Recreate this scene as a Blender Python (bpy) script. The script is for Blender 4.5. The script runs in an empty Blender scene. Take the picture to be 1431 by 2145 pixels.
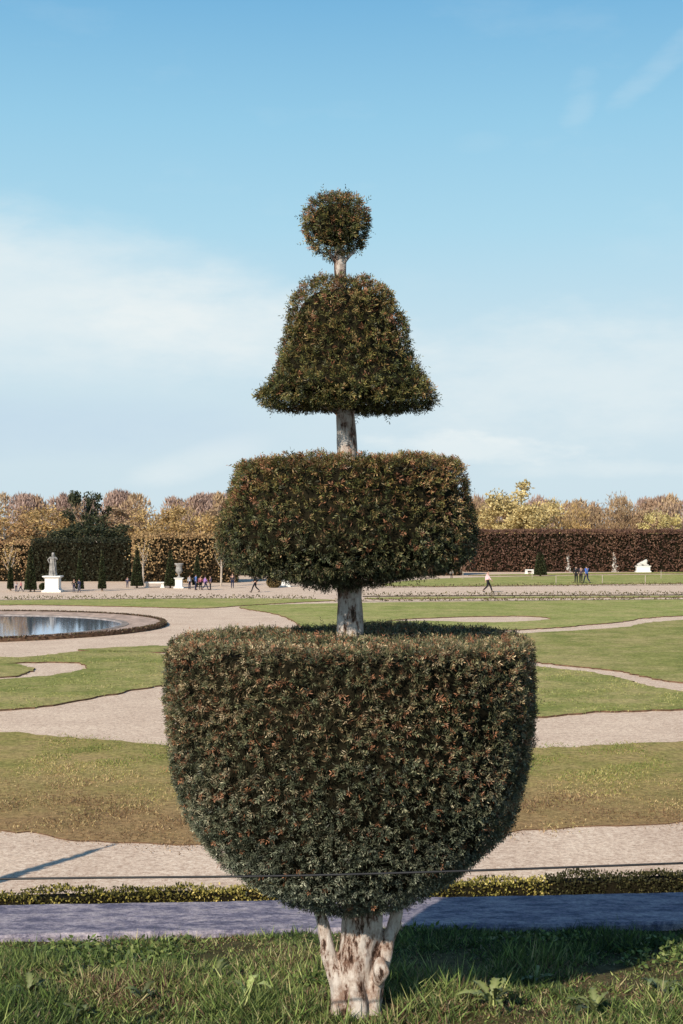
import bpy, bmesh, math, random
import numpy as np
from mathutils import Vector, Matrix
random.seed(5); rng = np.random.default_rng(7)
SC = bpy.context.scene; COL = SC.collection
CAMZ = 4.5; F = 50/36*2145; PITCH = math.atan(37.5/F)
R = math.radians

# ---------------------------------------------------------------- helpers
def P(px, py, z=0.0):
    fx = (px-715.5)/F; fy = -(py-1072.5)/F
    d = Vector((fx, math.cos(PITCH)-math.sin(PITCH)*fy, math.sin(PITCH)+math.cos(PITCH)*fy))
    t = (z-CAMZ)/d.z
    return Vector((d.x*t, d.y*t, z))
def AT(px, py, Y):
    fx = (px-715.5)/F; fy = -(py-1072.5)/F
    d = Vector((fx, math.cos(PITCH)-math.sin(PITCH)*fy, math.sin(PITCH)+math.cos(PITCH)*fy))
    t = Y/d.y
    return Vector((d.x*t, Y, CAMZ+d.z*t))
def tag(o, label=None, cat=None, group=None, kind=None):
    if label: o['label'] = label
    if cat: o['category'] = cat
    if group: o['group'] = group
    if kind: o['kind'] = kind
    return o
def empty(name, loc=(0,0,0), rz=0, label=None, cat=None, group=None):
    o = bpy.data.objects.new(name, None); COL.objects.link(o)
    o.location = loc; o.rotation_euler = (0,0,rz); o.empty_display_size = .2
    return tag(o, label, cat, group)
def link(name, me, mat=None, parent=None, smooth=False):
    o = bpy.data.objects.new(name, me); COL.objects.link(o)
    if mat is not None and len(me.materials) == 0: me.materials.append(mat)
    if parent: o.parent = parent
    if smooth: me.polygons.foreach_set('use_smooth', [True]*len(me.polygons)); me.update()
    return o
def pydata(name, v, f):
    me = bpy.data.meshes.new(name); me.from_pydata([tuple(p) for p in v], [], f); me.update(); return me
def nz(p, f, seed, n=7):
    r = np.random.default_rng(seed); k = r.normal(size=(n,3)); k /= np.linalg.norm(k,axis=1)[:,None]
    k *= f*r.uniform(.6,1.6,(n,1)); ph = r.uniform(0,6.28,n)
    return np.sin(p@k.T+ph).sum(1)/math.sqrt(n)/1.2
def unit(a): return a/np.maximum(np.linalg.norm(a,axis=-1,keepdims=True),1e-9)
def leaves(name, base, d, side, L, W, col, mat, parent=None, mid=.45):
    N = len(base); L = np.broadcast_to(L,(N,))[:,None]; W = np.broadcast_to(W,(N,))[:,None]
    m = base+d*L*mid
    V = np.empty((N,4,3)); V[:,0]=base; V[:,1]=m+side*W*.5; V[:,2]=base+d*L; V[:,3]=m-side*W*.5
    me = bpy.data.meshes.new(name)
    me.vertices.add(4*N); me.vertices.foreach_set('co', V.reshape(-1))
    me.loops.add(4*N); me.loops.foreach_set('vertex_index', np.arange(4*N,dtype=np.int32))
    me.polygons.add(N); me.polygons.foreach_set('loop_start', np.arange(0,4*N,4,dtype=np.int32))
    try: me.polygons.foreach_set('loop_total', np.full(N,4,dtype=np.int32))
    except Exception: pass
    me.update(calc_edges=True)
    a = me.color_attributes.new('tint','FLOAT_COLOR','POINT')
    c = np.ones((N,4,4)); c[:,:,:3] = col[:,None,:]
    a.data.foreach_set('color', c.reshape(-1))
    return link(name, me, mat, parent)
def perp(d, r=None):
    N=len(d); q = (r or rng).normal(size=(N,3)); return unit(np.cross(d,q))
def palette(cols, w, t):
    cols=np.array(cols); cw=np.cumsum(w)/np.sum(w); idx=np.searchsorted(cw, np.clip(t,0,.9999)); c=cols[np.minimum(idx,len(cols)-1)]
    return c*rng.uniform(.7,1.35,(len(t),1))
def tubeV(path, rad, seg=10, cap=True):
    v=[];f=[]; n=len(path); path=[Vector(p) for p in path]
    for i,p in enumerate(path):
        t=(path[min(i+1,n-1)]-path[max(i-1,0)]).normalized()
        a=t.cross(Vector((0.13,1,0.07))).normalized(); b=t.cross(a)
        for k in range(seg):
            th=2*math.pi*k/seg; v.append(p+(a*math.cos(th)+b*math.sin(th))*rad[i])
    for i in range(n-1):
        for k in range(seg):
            f.append((i*seg+k, i*seg+(k+1)%seg, (i+1)*seg+(k+1)%seg, (i+1)*seg+k))
    if cap: f.append(tuple(range(seg-1,-1,-1))); f.append(tuple((n-1)*seg+k for k in range(seg)))
    return v,f
def merge(parts):
    V=[];Fc=[]
    for v,f in parts:
        o=len(V); V+=list(v); Fc+=[tuple(i+o for i in q) for q in f]
    return V,Fc
def boxV(cx,cy,z0,sx,sy,z1, taper=1.0):
    v=[]
    for z,k in ((z0,1),(z1,taper)):
        for x,y in ((-1,-1),(1,-1),(1,1),(-1,1)): v.append((cx+x*sx/2*k, cy+y*sy/2*k, z))
    return v,[(3,2,1,0),(4,5,6,7),(0,1,5,4),(1,2,6,5),(2,3,7,6),(3,0,4,7)]
def latheV(prof, seg=24, c=(0,0,0)):
    v=[];f=[];n=len(prof)
    for r,z in prof:
        for k in range(seg):
            th=2*math.pi*k/seg; v.append((c[0]+r*math.cos(th),c[1]+r*math.sin(th),c[2]+z))
    for i in range(n-1):
        for k in range(seg): f.append((i*seg+k,i*seg+(k+1)%seg,(i+1)*seg+(k+1)%seg,(i+1)*seg+k))
    f.append(tuple(range(seg-1,-1,-1))); f.append(tuple((n-1)*seg+k for k in range(seg)))
    return v,f
def bake(ob):
    dg=bpy.context.evaluated_depsgraph_get(); ev=ob.evaluated_get(dg)
    me=bpy.data.meshes.new_from_object(ev); bpy.data.objects.remove(ob); return me

# ---------------------------------------------------------------- materials
def newmat(name, rough=.8, spec=.3):
    m=bpy.data.materials.new(name); m.use_nodes=True; nt=m.node_tree; b=nt.nodes['Principled BSDF']
    b.inputs['Roughness'].default_value=rough; b.inputs['Specular IOR Level'].default_value=spec
    return m,nt,b
def flat(name,c,rough=.8,spec=.3,nscale=8,amt=.25):
    m,nt,b=newmat(name,rough,spec)
    tc=nt.nodes.new('ShaderNodeTexCoord'); n=nt.nodes.new('ShaderNodeTexNoise'); n.inputs['Scale'].default_value=nscale; n.inputs['Detail'].default_value=5
    nt.links.new(tc.outputs['Object'],n.inputs['Vector'])
    r=nt.nodes.new('ShaderNodeValToRGB'); r.color_ramp.elements[0].position=.3; r.color_ramp.elements[1].position=.7
    r.color_ramp.elements[0].color=(*[x*(1-amt) for x in c],1); r.color_ramp.elements[1].color=(*[min(1,x*(1+amt)) for x in c],1)
    nt.links.new(n.outputs['Fac'],r.inputs['Fac']); nt.links.new(r.outputs['Color'],b.inputs['Base Color'])
    return m
def leafmat(name,rough=.55,spec=.35,trans=.25):
    m,nt,b=newmat(name,rough,spec)
    a=nt.nodes.new('ShaderNodeAttribute'); a.attribute_name='tint'
    nt.links.new(a.outputs['Color'],b.inputs['Base Color'])
    if trans>0:
        t=nt.nodes.new('ShaderNodeBsdfTranslucent'); nt.links.new(a.outputs['Color'],t.inputs['Color'])
        mx=nt.nodes.new('ShaderNodeMixShader'); mx.inputs[0].default_value=trans
        nt.links.new(b.outputs[0],mx.inputs[1]); nt.links.new(t.outputs[0],mx.inputs[2])
        nt.links.new(mx.outputs[0],nt.nodes['Material Output'].inputs['Surface'])
    return m
def ramp(nt, stops):
    r=nt.nodes.new('ShaderNodeValToRGB'); e=r.color_ramp.elements
    e[0].position=stops[0][0]; e[0].color=(*stops[0][1],1); e[1].position=stops[-1][0]; e[1].color=(*stops[-1][1],1)
    for p,c in stops[1:-1]:
        q=e.new(p); q.color=(*c,1)
    return r
def noisen(nt, vec, scale, detail=4, rough=.55):
    n=nt.nodes.new('ShaderNodeTexNoise'); n.inputs['Scale'].default_value=scale; n.inputs['Detail'].default_value=detail; n.inputs['Roughness'].default_value=rough
    nt.links.new(vec,n.inputs['Vector']); return n.outputs['Fac']
def mixc(nt,mode,fac,a,b):
    m=nt.nodes.new('ShaderNodeMix'); m.data_type='RGBA'; m.blend_type=mode
    for k,x in ((0,fac),(6,a),(7,b)):
        if hasattr(x,'is_output'): nt.links.new(x,m.inputs[k])
        elif k==0: m.inputs[0].default_value=x
        else: m.inputs[k].default_value=(*x,1)
    return m.outputs[2]
def bump(nt,b,h,strength,dist):
    n=nt.nodes.new('ShaderNodeBump'); n.inputs['Strength'].default_value=strength; n.inputs['Distance'].default_value=dist
    nt.links.new(h,n.inputs['Height']); nt.links.new(n.outputs[0],b.inputs['Normal'])

gravel,nt,b=newmat('gravel',.95,.1); geo=nt.nodes.new('ShaderNodeNewGeometry'); pos=geo.outputs['Position']
n1=noisen(nt,pos,13,5,1.0); r1=ramp(nt,[(.36,(.32,.20,.145)),(.45,(.68,.53,.42)),(.54,(.86,.71,.58)),(.63,(1.0,.93,.81))]); nt.links.new(n1,r1.inputs[0])
n2=noisen(nt,pos,.7,5); r2=ramp(nt,[(.3,(.90,.85,.82)),(.7,(1.08,1.06,1.03))]); nt.links.new(n2,r2.inputs[0])
n4=noisen(nt,pos,5,6,.85); r4=ramp(nt,[(.34,(.74,.68,.65)),(.54,(1.06,1.05,1.03))]); nt.links.new(n4,r4.inputs[0])
c=mixc(nt,'MULTIPLY',1,r1.outputs[0],r2.outputs[0]); c=mixc(nt,'MULTIPLY',1,c,r4.outputs[0]); nt.links.new(c,b.inputs['Base Color']); bump(nt,b,n1,.4,.012)
def lawnmat(name, g1,g2,g3, dry=(.16,.12,.055), near=None):
    m,nt,b=newmat(name,.95,.08); geo=nt.nodes.new('ShaderNodeNewGeometry'); pos=geo.outputs['Position']
    a=noisen(nt,pos,.8,7,.7); r=ramp(nt,[(.34,g1),(.5,g2),(.64,g3)]); nt.links.new(a,r.inputs[0])
    s=noisen(nt,pos,8,5,.95); r2=ramp(nt,[(.38,(.5,.5,.45)),(.62,(1.45,1.42,1.32))]); nt.links.new(s,r2.inputs[0])
    c=mixc(nt,'MULTIPLY',1,r.outputs[0],r2.outputs[0])
    d=noisen(nt,pos,.3,8,.78); rd=ramp(nt,[(.45,(0,0,0)),(.62,(.9,.9,.9))]); nt.links.new(d,rd.inputs[0])
    c=mixc(nt,'MIX',rd.outputs[0],c,mixc(nt,'MULTIPLY',1,r2.outputs[0],dry))
    if near:
        sp=nt.nodes.new('ShaderNodeSeparateXYZ'); nt.links.new(pos,sp.inputs[0])
        mr=nt.nodes.new('ShaderNodeMapRange'); mr.inputs[1].default_value=near[1]; mr.inputs[2].default_value=near[0]; nt.links.new(sp.outputs[1],mr.inputs[0])
        ad=nt.nodes.new('ShaderNodeMath'); ad.operation='MULTIPLY_ADD'; nt.links.new(a,ad.inputs[0]); ad.inputs[1].default_value=1.4
        sub=nt.nodes.new('ShaderNodeMath'); sub.operation='SUBTRACT'; nt.links.new(mr.outputs[0],sub.inputs[0]); sub.inputs[1].default_value=.62; nt.links.new(sub.outputs[0],ad.inputs[2]); ad.use_clamp=True
        c=mixc(nt,'MIX',ad.outputs[0],c,mixc(nt,'MULTIPLY',1,r2.outputs[0],near[2]))
    nt.links.new(c,b.inputs['Base Color']); bump(nt,b,s,.6,.03)
    return m
lawn_far=lawnmat('lawn_far',(.24,.28,.08),(.33,.36,.115),(.43,.43,.16),dry=(.50,.44,.20))
lawn_mid=lawnmat('lawn_mid',(.20,.235,.065),(.29,.30,.095),(.38,.36,.135),dry=(.50,.41,.20))
lawn_near=lawnmat('lawn_near',(.23,.225,.07),(.34,.30,.105),(.45,.36,.15),dry=(.47,.35,.17),near=(20.5,27,(.36,.235,.12)))
soil=flat('soil_edge',(.14,.085,.055),.95,.05,6,.5)
bark,nt,b=newmat('pale_bark',.85,.2); geo=nt.nodes.new('ShaderNodeTexCoord'); mp=nt.nodes.new('ShaderNodeMapping'); mp.inputs['Scale'].default_value=(1,1,.34)
nt.links.new(geo.outputs['Object'],mp.inputs[0]); a=noisen(nt,mp.outputs[0],30,9,.76); r=ramp(nt,[(.40,(.05,.03,.022)),(.445,(.26,.16,.12)),(.475,(.56,.46,.40)),(.54,(.72,.64,.58)),(.68,(.84,.78,.73))]); nt.links.new(a,r.inputs[0])
a2=noisen(nt,geo.outputs['Object'],12,6,.7); r2=ramp(nt,[(.38,(.50,.37,.31)),(.5,(.95,.92,.90)),(.62,(1.05,1.05,1.05))]); nt.links.new(a2,r2.inputs[0])
c=mixc(nt,'MULTIPLY',1,r.outputs[0],r2.outputs[0]); nt.links.new(c,b.inputs['Base Color']); bump(nt,b,a,1,.018)
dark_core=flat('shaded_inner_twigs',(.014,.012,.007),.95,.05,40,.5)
yewmat=leafmat('yew_needles',.5,.3,0)
leafm=leafmat('small_leaves',.6,.2,.12)
grassm=leafmat('grass_blades',.55,.25,.15)
twigm=flat('tree_bark',(.24,.18,.14),.9,.1)
palebark=flat('pale_tree_bark',(.45,.38,.32),.9,.1)
stone=flat('pale_statue_stone',(.62,.60,.56),.8,.2,6,.15)
stoneg=flat('grey_weathered_stone',(.28,.27,.26),.85,.2,5,.45)
white=flat('white_marble',(.80,.79,.76),.7,.3,6,.08)
metal=flat('dark_cable_metal',(.015,.015,.018),.5,.5)
coping,nt,b=newmat('coping_stone_with_shade',.8,.2); geo=nt.nodes.new('ShaderNodeNewGeometry'); pos=geo.outputs['Position']
mp=nt.nodes.new('ShaderNodeMapping'); mp.inputs['Scale'].default_value=(1,2.6,1); nt.links.new(pos,mp.inputs[0])
a=noisen(nt,mp.outputs[0],5,10,.84); r=ramp(nt,[(.41,(.13,.125,.19)),(.47,(.22,.205,.28)),(.515,(.35,.315,.38)),(.62,(.52,.465,.50))]); nt.links.new(a,r.inputs[0])  # bluish mottling puts broken shade into the stone colour
s=noisen(nt,pos,50,4,.85); r2=ramp(nt,[(.36,(.6,.6,.62)),(.64,(1.3,1.27,1.22))]); nt.links.new(s,r2.inputs[0])
c=mixc(nt,'MULTIPLY',1,r.outputs[0],r2.outputs[0]); nt.links.new(c,b.inputs['Base Color']); bump(nt,b,s,.7,.012)
water,nt,b=newmat('pond_water',.05,.5)
geo=nt.nodes.new('ShaderNodeNewGeometry'); a=noisen(nt,geo.outputs['Position'],2.5,3); bump(nt,b,a,.05,.02)
b.inputs['Metallic'].default_value=.75; b.inputs['Base Color'].default_value=(.52,.64,.88,1)

# ---------------------------------------------------------------- camera, sun, world
cam=bpy.data.cameras.new('camera'); co=bpy.data.objects.new('camera',cam); COL.objects.link(co); SC.camera=co
cam.sensor_fit='VERTICAL'; cam.sensor_height=36; cam.sensor_width=24; cam.lens=50; cam.clip_end=6000; cam.clip_start=.05
co.location=(0,0,CAMZ); co.rotation_euler=(math.pi/2+PITCH,0,0)
AZ=R(29); EL=R(30)
sdir=Vector((-math.sin(AZ)*math.cos(EL),-math.cos(AZ)*math.cos(EL),math.sin(EL)))
sl=bpy.data.lights.new('sun','SUN'); sl.energy=5; sl.angle=R(.5); sl.color=(1,.90,.75)
so=bpy.data.objects.new('sun',sl); COL.objects.link(so); so.rotation_euler=(-sdir).to_track_quat('-Z','Y').to_euler(); so.location=(-20,-30,30)
W=bpy.data.worlds.new('World'); SC.world=W; W.use_nodes=True; nt=W.node_tree; bg=nt.nodes['Background']
sky=nt.nodes.new('ShaderNodeTexSky'); sky.sky_type='NISHITA'; sky.sun_disc=False; sky.sun_elevation=EL; sky.sun_rotation=R(180)+AZ; sky.air_density=1; sky.dust_density=.5; sky.ozone_density=1.5
tc=nt.nodes.new('ShaderNodeTexCoord'); sx=nt.nodes.new('ShaderNodeSeparateXYZ'); nt.links.new(tc.outputs['Generated'],sx.inputs[0])
def M(op,a,b=None,c=None,clamp=False):
    m=nt.nodes.new('ShaderNodeMath'); m.operation=op; m.use_clamp=clamp
    for i,x in enumerate((a,b,c)):
        if x is None: continue
        if hasattr(x,'is_output'): nt.links.new(x,m.inputs[i])
        else: m.inputs[i].default_value=x
    return m.outputs[0]
el=M('MULTIPLY',M('ARCSINE',sx.outputs[2]),57.2958)
az=M('MULTIPLY',M('ARCTAN2',sx.outputs[0],sx.outputs[1]),57.2958)
def s2l(c): return tuple(((x/255+.055)/1.055)**2.4 if x>10 else x/255/12.92 for x in c)
t=M('MULTIPLY_ADD',el,1/60,0.0,True)
K=10.0
rp=ramp(nt,[(0,s2l((204,225,236))),(4/60,s2l((208,227,237))),(8/60,s2l((200,226,238))),(12/60,s2l((174,218,238))),(16/60,s2l((152,206,234))),(20.5/60,s2l((122,184,224))),(32/60,(.05,.14,.30)),(1,(.03,.09,.22))])
nt.links.new(t,rp.inputs[0])
base=mixc(nt,'MIX',.95,sky.outputs[0],mixc(nt,'MULTIPLY',1,rp.outputs[0],(K,K,K)))
cmb=nt.nodes.new('ShaderNodeCombineXYZ'); nt.links.new(az,cmb.inputs[0]); nt.links.new(M('MULTIPLY',el,2.6),cmb.inputs[1])
nzc=noisen(nt,cmb.outputs[0],.11,8,.6); nzf=noisen(nt,cmb.outputs[0],.30,7,.6)
def blob(a0,e0,wa,we,amp,nstr=1.2,rot=0.0,soft=.75):
    da=M('SUBTRACT',az,a0); de=M('SUBTRACT',el,e0)
    de=M('SUBTRACT',de,M('MULTIPLY',da,rot))
    q=M('ADD',M('POWER',M('ABSOLUTE',M('DIVIDE',da,wa)),2.0),M('POWER',M('ABSOLUTE',M('DIVIDE',de,we)),2.0))
    q=M('SUBTRACT',1.0,q); q=M('ADD',q,M('MULTIPLY',M('SUBTRACT',nzf,.5),nstr*2))
    q=M('MULTIPLY',q,soft,None,True)
    q=M('MULTIPLY',M('MULTIPLY',q,q),M('SUBTRACT',3.0,M('MULTIPLY',q,2.0)))
    return M('MULTIPLY',q,amp)
def pxa(px): return math.degrees(math.atan((px-715.5)/F))
def pxe(py): return math.degrees(math.atan((1110-py)/F))
blobs=[blob(pxa(-40),pxe(620),16,4.2,.85,.4,-.10,.8),blob(pxa(520),pxe(690),8,2.6,.5,.5,-.08,.7),blob(pxa(1216),pxe(215),.9,1.3,.13,1.4,.5),
 blob(pxa(1390),pxe(150),2.2,.8,.15,1.4,.7),blob(pxa(1010),pxe(300),1.4,.5,.06,1.0),blob(pxa(1250),pxe(800),13,3.4,.6,.9),
 blob(pxa(420),pxe(965),3.4,.9,.55,.8,.30),blob(pxa(1000),pxe(940),5.0,.7,.7,1.2,-.06,1.0),blob(pxa(1250),pxe(985),5,.45,.45,1.2)]
s=blobs[0]
for q in blobs[1:]: s=M('ADD',s,q)
gen=M('MULTIPLY',M('SUBTRACT',nzc,.55),.5,None,True); s=M('ADD',s,gen,None,True)
cl=tuple(x*K for x in s2l((232,241,243)))
colr=mixc(nt,'MIX',s,base,cl)
gb=blob(pxa(80),pxe(900),12,1.6,.5,.5)
colr=mixc(nt,'MIX',gb,colr,tuple(x*K for x in s2l((190,214,234))))
nt.links.new(colr,bg.inputs[0]); bg.inputs[1].default_value=1/K
SC.view_settings.view_transform='Standard'; SC.view_settings.look='None'; SC.view_settings.exposure=0

# ---------------------------------------------------------------- ground plain
v=[(-2500,6.5,0),(2500,6.5,0),(2500,4000,0),(-2500,4000,0)]
tag(link('ground',pydata('ground',v,[(0,1,2,3)]),gravel),kind='structure')
def catmull(pts,n=8,closed=True):
    out=[];N=len(pts)
    for i in range(N):
        p0,p1,p2,p3=[Vector(pts[(i+k)%N]) for k in (-1,0,1,2)]
        for j in range(n):
            t=j/n; out.append(.5*((2*p1)+(-p0+p2)*t+(2*p0-5*p1+4*p2-p3)*t*t+(-p0+3*p1-3*p2+p3)*t**3))
    return out
def slab(name,pix,mat,h=.045,smooth=True,kind='structure',z0=0.0):
    w=[P(*p).to_2d() for p in pix]
    if smooth: w=catmull([(a.x,a.y) for a in w],8)
    n=len(w)
    area=sum(w[i].x*w[(i+1)%n].y-w[(i+1)%n].x*w[i].y for i in range(n))
    if area<0: w=w[::-1]
    rr=random.Random(3)
    w2=[]
    for i in range(n):
        a=w[i]; b_=w[(i+1)%n]; L=(b_-a).length; k=max(1,min(60,int(L/.18)))
        for j in range(k):
            p=a.lerp(b_,j/k); s_=min(.11,.0026*p.y+.045); w2.append(Vector((p.x+rr.uniform(-s_,s_),p.y+rr.uniform(-s_,s_)+.06*math.sin(p.x*2.3)+.05*math.sin(p.x*5.1))))
    w=w2; n=len(w)
    V=[(p.x,p.y,z0+h) for p in w]+[(p.x,p.y,z0+.001) for p in w]
    Fc=[tuple(range(n))]+[(i,i+n,(i+1)%n+n,(i+1)%n) for i in range(n)]
    me=pydata(name,V,Fc); me.materials.append(mat); me.materials.append(soil)
    for i,p in enumerate(me.polygons): p.material_index=0 if i==0 else 1
    o=link(name,me); tag(o,kind=kind); return o
slab('lawn',[(-700,1490),(-300,1512),(0,1534),(200,1549),(400,1566),(720,1580),(1000,1576),(1120,1568),(1431,1553),(1800,1530),(2300,1500),(2300,1685),(1800,1700),(1431,1722),(1100,1742),(800,1765),(500,1776),(300,1768),(0,1744),(-500,1700)],lawn_near,.018)
slab('lawn',[(-300,1392),(-60,1378),(60,1378),(180,1366),(340,1371),(520,1392),(600,1410),(560,1425),(440,1426),(340,1438),(240,1455),(120,1478),(0,1490),(-300,1505),(-400,1480),(-200,1440),(0,1426),(110,1416),(182,1401),(150,1389),(0,1392),(-100,1400),(-250,1410)],lawn_mid)
slab('lawn',[(-250,1412),(-60,1394),(30,1393),(68,1404),(40,1416),(0,1421),(-200,1428)],lawn_mid)
slab('lawn',[(-500,1266),(0,1259),(300,1256),(560,1255),(700,1258),(600,1264),(500,1270),(420,1275),(280,1272),(0,1268),(-500,1276)],lawn_far)
slab('lawn',[(165,1363),(260,1357),(345,1355),(400,1360),(340,1368),(240,1367)],lawn_mid)
slab('lawn',[(505,1272),(650,1266),(900,1262),(1431,1257),(2000,1254),(2000,1275),(1431,1291),(1300,1304),(1150,1317),(1040,1322),(900,1325),(800,1320),(760,1306),(880,1302),(1010,1305),(1100,1303),(1155,1297),(1100,1292),(980,1293),(840,1299),(720,1314),(640,1316),(615,1302),(580,1288)],lawn_far)
slab('lawn',[(1000,1335),(1120,1327),(1300,1316),(1431,1300),(1900,1282),(2300,1300),(2200,1440),(1800,1460),(1431,1432),(1290,1407),(1200,1397),(1100,1388),(950,1385),(880,1360)],lawn_mid)
slab('lawn',[(900,1405),(1050,1398),(1150,1401),(1260,1414),(1431,1452),(1800,1478),(2100,1480),(1800,1484),(1431,1488),(1250,1494),(1120,1503),(900,1490),(820,1440)],lawn_mid)
slab('lawn',[(800,1226),(900,1214),(1100,1208),(1431,1204),(2000,1203),(2000,1219),(1431,1223),(1100,1227),(900,1229)],lawn_far)
slab('lawn',[(980,1206),(1100,1203),(1300,1200),(1700,1198),(1700,1200.5),(1300,1203),(1100,1206)],lawn_far)
slab('lawn',[(800,1252.5),(1100,1250.5),(2000,1247.5),(2000,1249.5),(1100,1253.5),(800,1256)],lawn_far)

def strip(name,label,pts,w,h,cols,wts,leaf,dens,cat='hedge',group=None,rough=.6):
    pts=[Vector(p) for p in pts]; segs=[(pts[i],pts[i+1]) for i in range(len(pts)-1)]
    root=empty(name,(pts[0].x,pts[0].y,0),0,label,cat,group); off=np.array(pts[0])*1.0; off[2]=0
    parts=[]; B=[];D=[]
    for a,b_ in segs:
        L=(b_-a).length; u=(b_-a).normalized(); nrm=Vector((u.y,-u.x,0))
        q=[]
        for s_,zz in ((-1,0.005),(1,0.005),(1,h-1.0*leaf),(-1,h-1.0*leaf)):
            for e in (a,b_): q.append(e+nrm*s_*(w/2-.6*leaf)+Vector((0,0,zz))-Vector(off))
        parts.append((q,[(0,1,3,2),(2,3,5,4),(4,5,7,6),(6,7,1,0),(0,2,4,6),(1,7,5,3)]))
        n=int(L*(w+2*h)*dens)
        tt=rng.uniform(0,1,n); k=rng.uniform(0,w+2*h,n)
        lat=np.where(k<h,-w/2,np.where(k>h+w,w/2,k-h-w/2)); z=np.where(k<h,k,np.where(k>h+w,w+2*h-k,h))
        nn=np.where((k<h)[:,None],-np.array(nrm),np.where((k>h+w)[:,None],np.array(nrm),np.array([0,0,1.])))
        p=np.array(a)+tt[:,None]*np.array(b_-a)+lat[:,None]*np.array(nrm); p[:,2]=z
        p+=rng.normal(size=(n,3))*leaf*.4; p+=nn*((nz(p,6,3)+nz(p,17,5)*.6)[:,None]*leaf*rough)
        p[:,2]=np.maximum(p[:,2],.01)
        B.append(p-off); D.append(unit(nn+rng.normal(size=(n,3))*.7+np.array([0,0,.3])))
    V,Fc=merge(parts); link('inner_twigs',pydata('inner_twigs',V,Fc),dark_core,root)
    B=np.concatenate(B); D=np.concatenate(D); n=len(B)
    t=np.clip(rng.uniform(0,1,n)*.8+.1+.2*nz(B,3,9),0,1)
    leaves('foliage',B-D*leaf*.3,D,perp(D),leaf*rng.uniform(.7,1.3,n),leaf*.6,palette(cols,wts,t),leafm,root)
    return root
yel=[(.04,.04,.012),(.16,.15,.035),(.34,.29,.08),(.60,.50,.18)]
drk_shade=[(.02,.022,.008),(.04,.04,.015),(.08,.075,.03),(.20,.17,.06)]  # shade over the hedge's right stretch, put into the leaf colours
a0=P(-500,1925); a1=P(1142,1878); a2=P(2100,1850)
strip('box_hedge','low yellow-green clipped box hedge edging the gravel behind the stone coping',[a0,P(715,1890),a1],.26,.21,yel,[3,3,3,1.4],.04,2300,rough=.9)
strip('box_hedge','right stretch of the low box hedge, its shade put into dark leaf colours',[a1+Vector((.02,0.0,0)),a2],.28,.23,drk_shade,[3,3,2,.8],.04,2300,rough=.9)
bor=[(.08,.07,.03),(.13,.11,.05),(.19,.16,.075)]
strip('border_hedge','thin dark clipped border along the far edge of the right lawns',[P(760,1250),P(1100,1248),P(2000,1245)],.4,.17,bor,[2,2,1],.12,70)
strip('border_hedge','second thin dark clipped border in front of the far right one',[P(700,1260),P(1100,1258),P(1431,1255.5),P(2000,1252)],.4,.12,bor,[2,2,1],.12,70)
strip('border_hedge','thin dark clipped border above the far left lawn strip',[P(-300,1260),P(120,1255.5),P(420,1253.5),P(660,1255)],.4,.13,bor,[2,2,1],.12,70)
strip('border_hedge','dark clipped border in front of the far lawn with the statues',[P(800,1231),P(1000,1229),P(1431,1225.5),P(1900,1223)],.4,.12,bor,[2,2,1],.12,60)

def inpoly(x,y,poly):
    ins=np.zeros(len(x),bool); n=len(poly)
    for i in range(n):
        x1,y1=poly[i]; x2,y2=poly[(i+1)%n]
        c_=((y1>y)!=(y2>y))&(x<(x2-x1)*(y-y1)/((y2-y1) or 1e-9)+x1); ins^=c_
    return ins
ob=[o for o in bpy.data.objects if o.name.startswith('lawn')]
def tufts(ob,xr,yr,n,L,Wd,cols,wts,name,browny=None,zb=.03,jit=.05):
    me=ob.data; m=len(me.polygons[0].vertices); poly=[(me.vertices[i].co.x,me.vertices[i].co.y) for i in range(m)]
    x=rng.uniform(*xr,n); y=rng.uniform(*yr,n); k=inpoly(x,y,poly); x=x[k];y=y[k]; n=len(x)
    x=x+rng.normal(size=n)*jit; y=y+rng.normal(size=n)*jit*2.2
    p=np.stack([x,y,np.full(n,zb)],1); d=unit(np.stack([rng.normal(size=n)*.9,rng.normal(size=n)*.9,np.ones(n)],1))
    cln=nz(p,3.2,31)+.6*nz(p,8,32); k=rng.uniform(-1.5,1.2,n)<cln+.3; p=p[k]; d=d[k]; cln=cln[k]; n=len(p)
    t=rng.uniform(0,1,n)*.7+.15+.22*nz(p,.9,21)+.16*nz(p,3,22)
    if browny: t=t+np.clip((browny-p[:,1])/5,-.35,.5)
    o=leaves(name,p,d,perp(d),L*rng.uniform(.5,1.3,n)*(.8+.4*np.clip(cln,-1,1)),Wd,palette(cols,wts,t),grassm,None,.3)
    return tag(o,kind='stuff')
gcol=[(.19,.22,.06),(.31,.30,.09),(.41,.36,.14),(.52,.40,.20),(.40,.27,.145),(.18,.11,.06)]
tufts(ob[0],(-6.2,6.2),(19.5,31),90000,.058,.015,gcol,[2,3,3,3,3,1.8],'lawn_grass',25,.01,.13)
gc2=[(.17,.21,.06),(.28,.30,.10),(.39,.37,.14),(.50,.42,.21)]
for i,xr,yr,n in ((1,(-12,0),(34,56),26000),(7,(4,13),(33,48),18000)):
    tufts(ob[i],xr,yr,n,.06,.026,gc2,[2,3,3,1],'lawn_grass')

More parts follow.
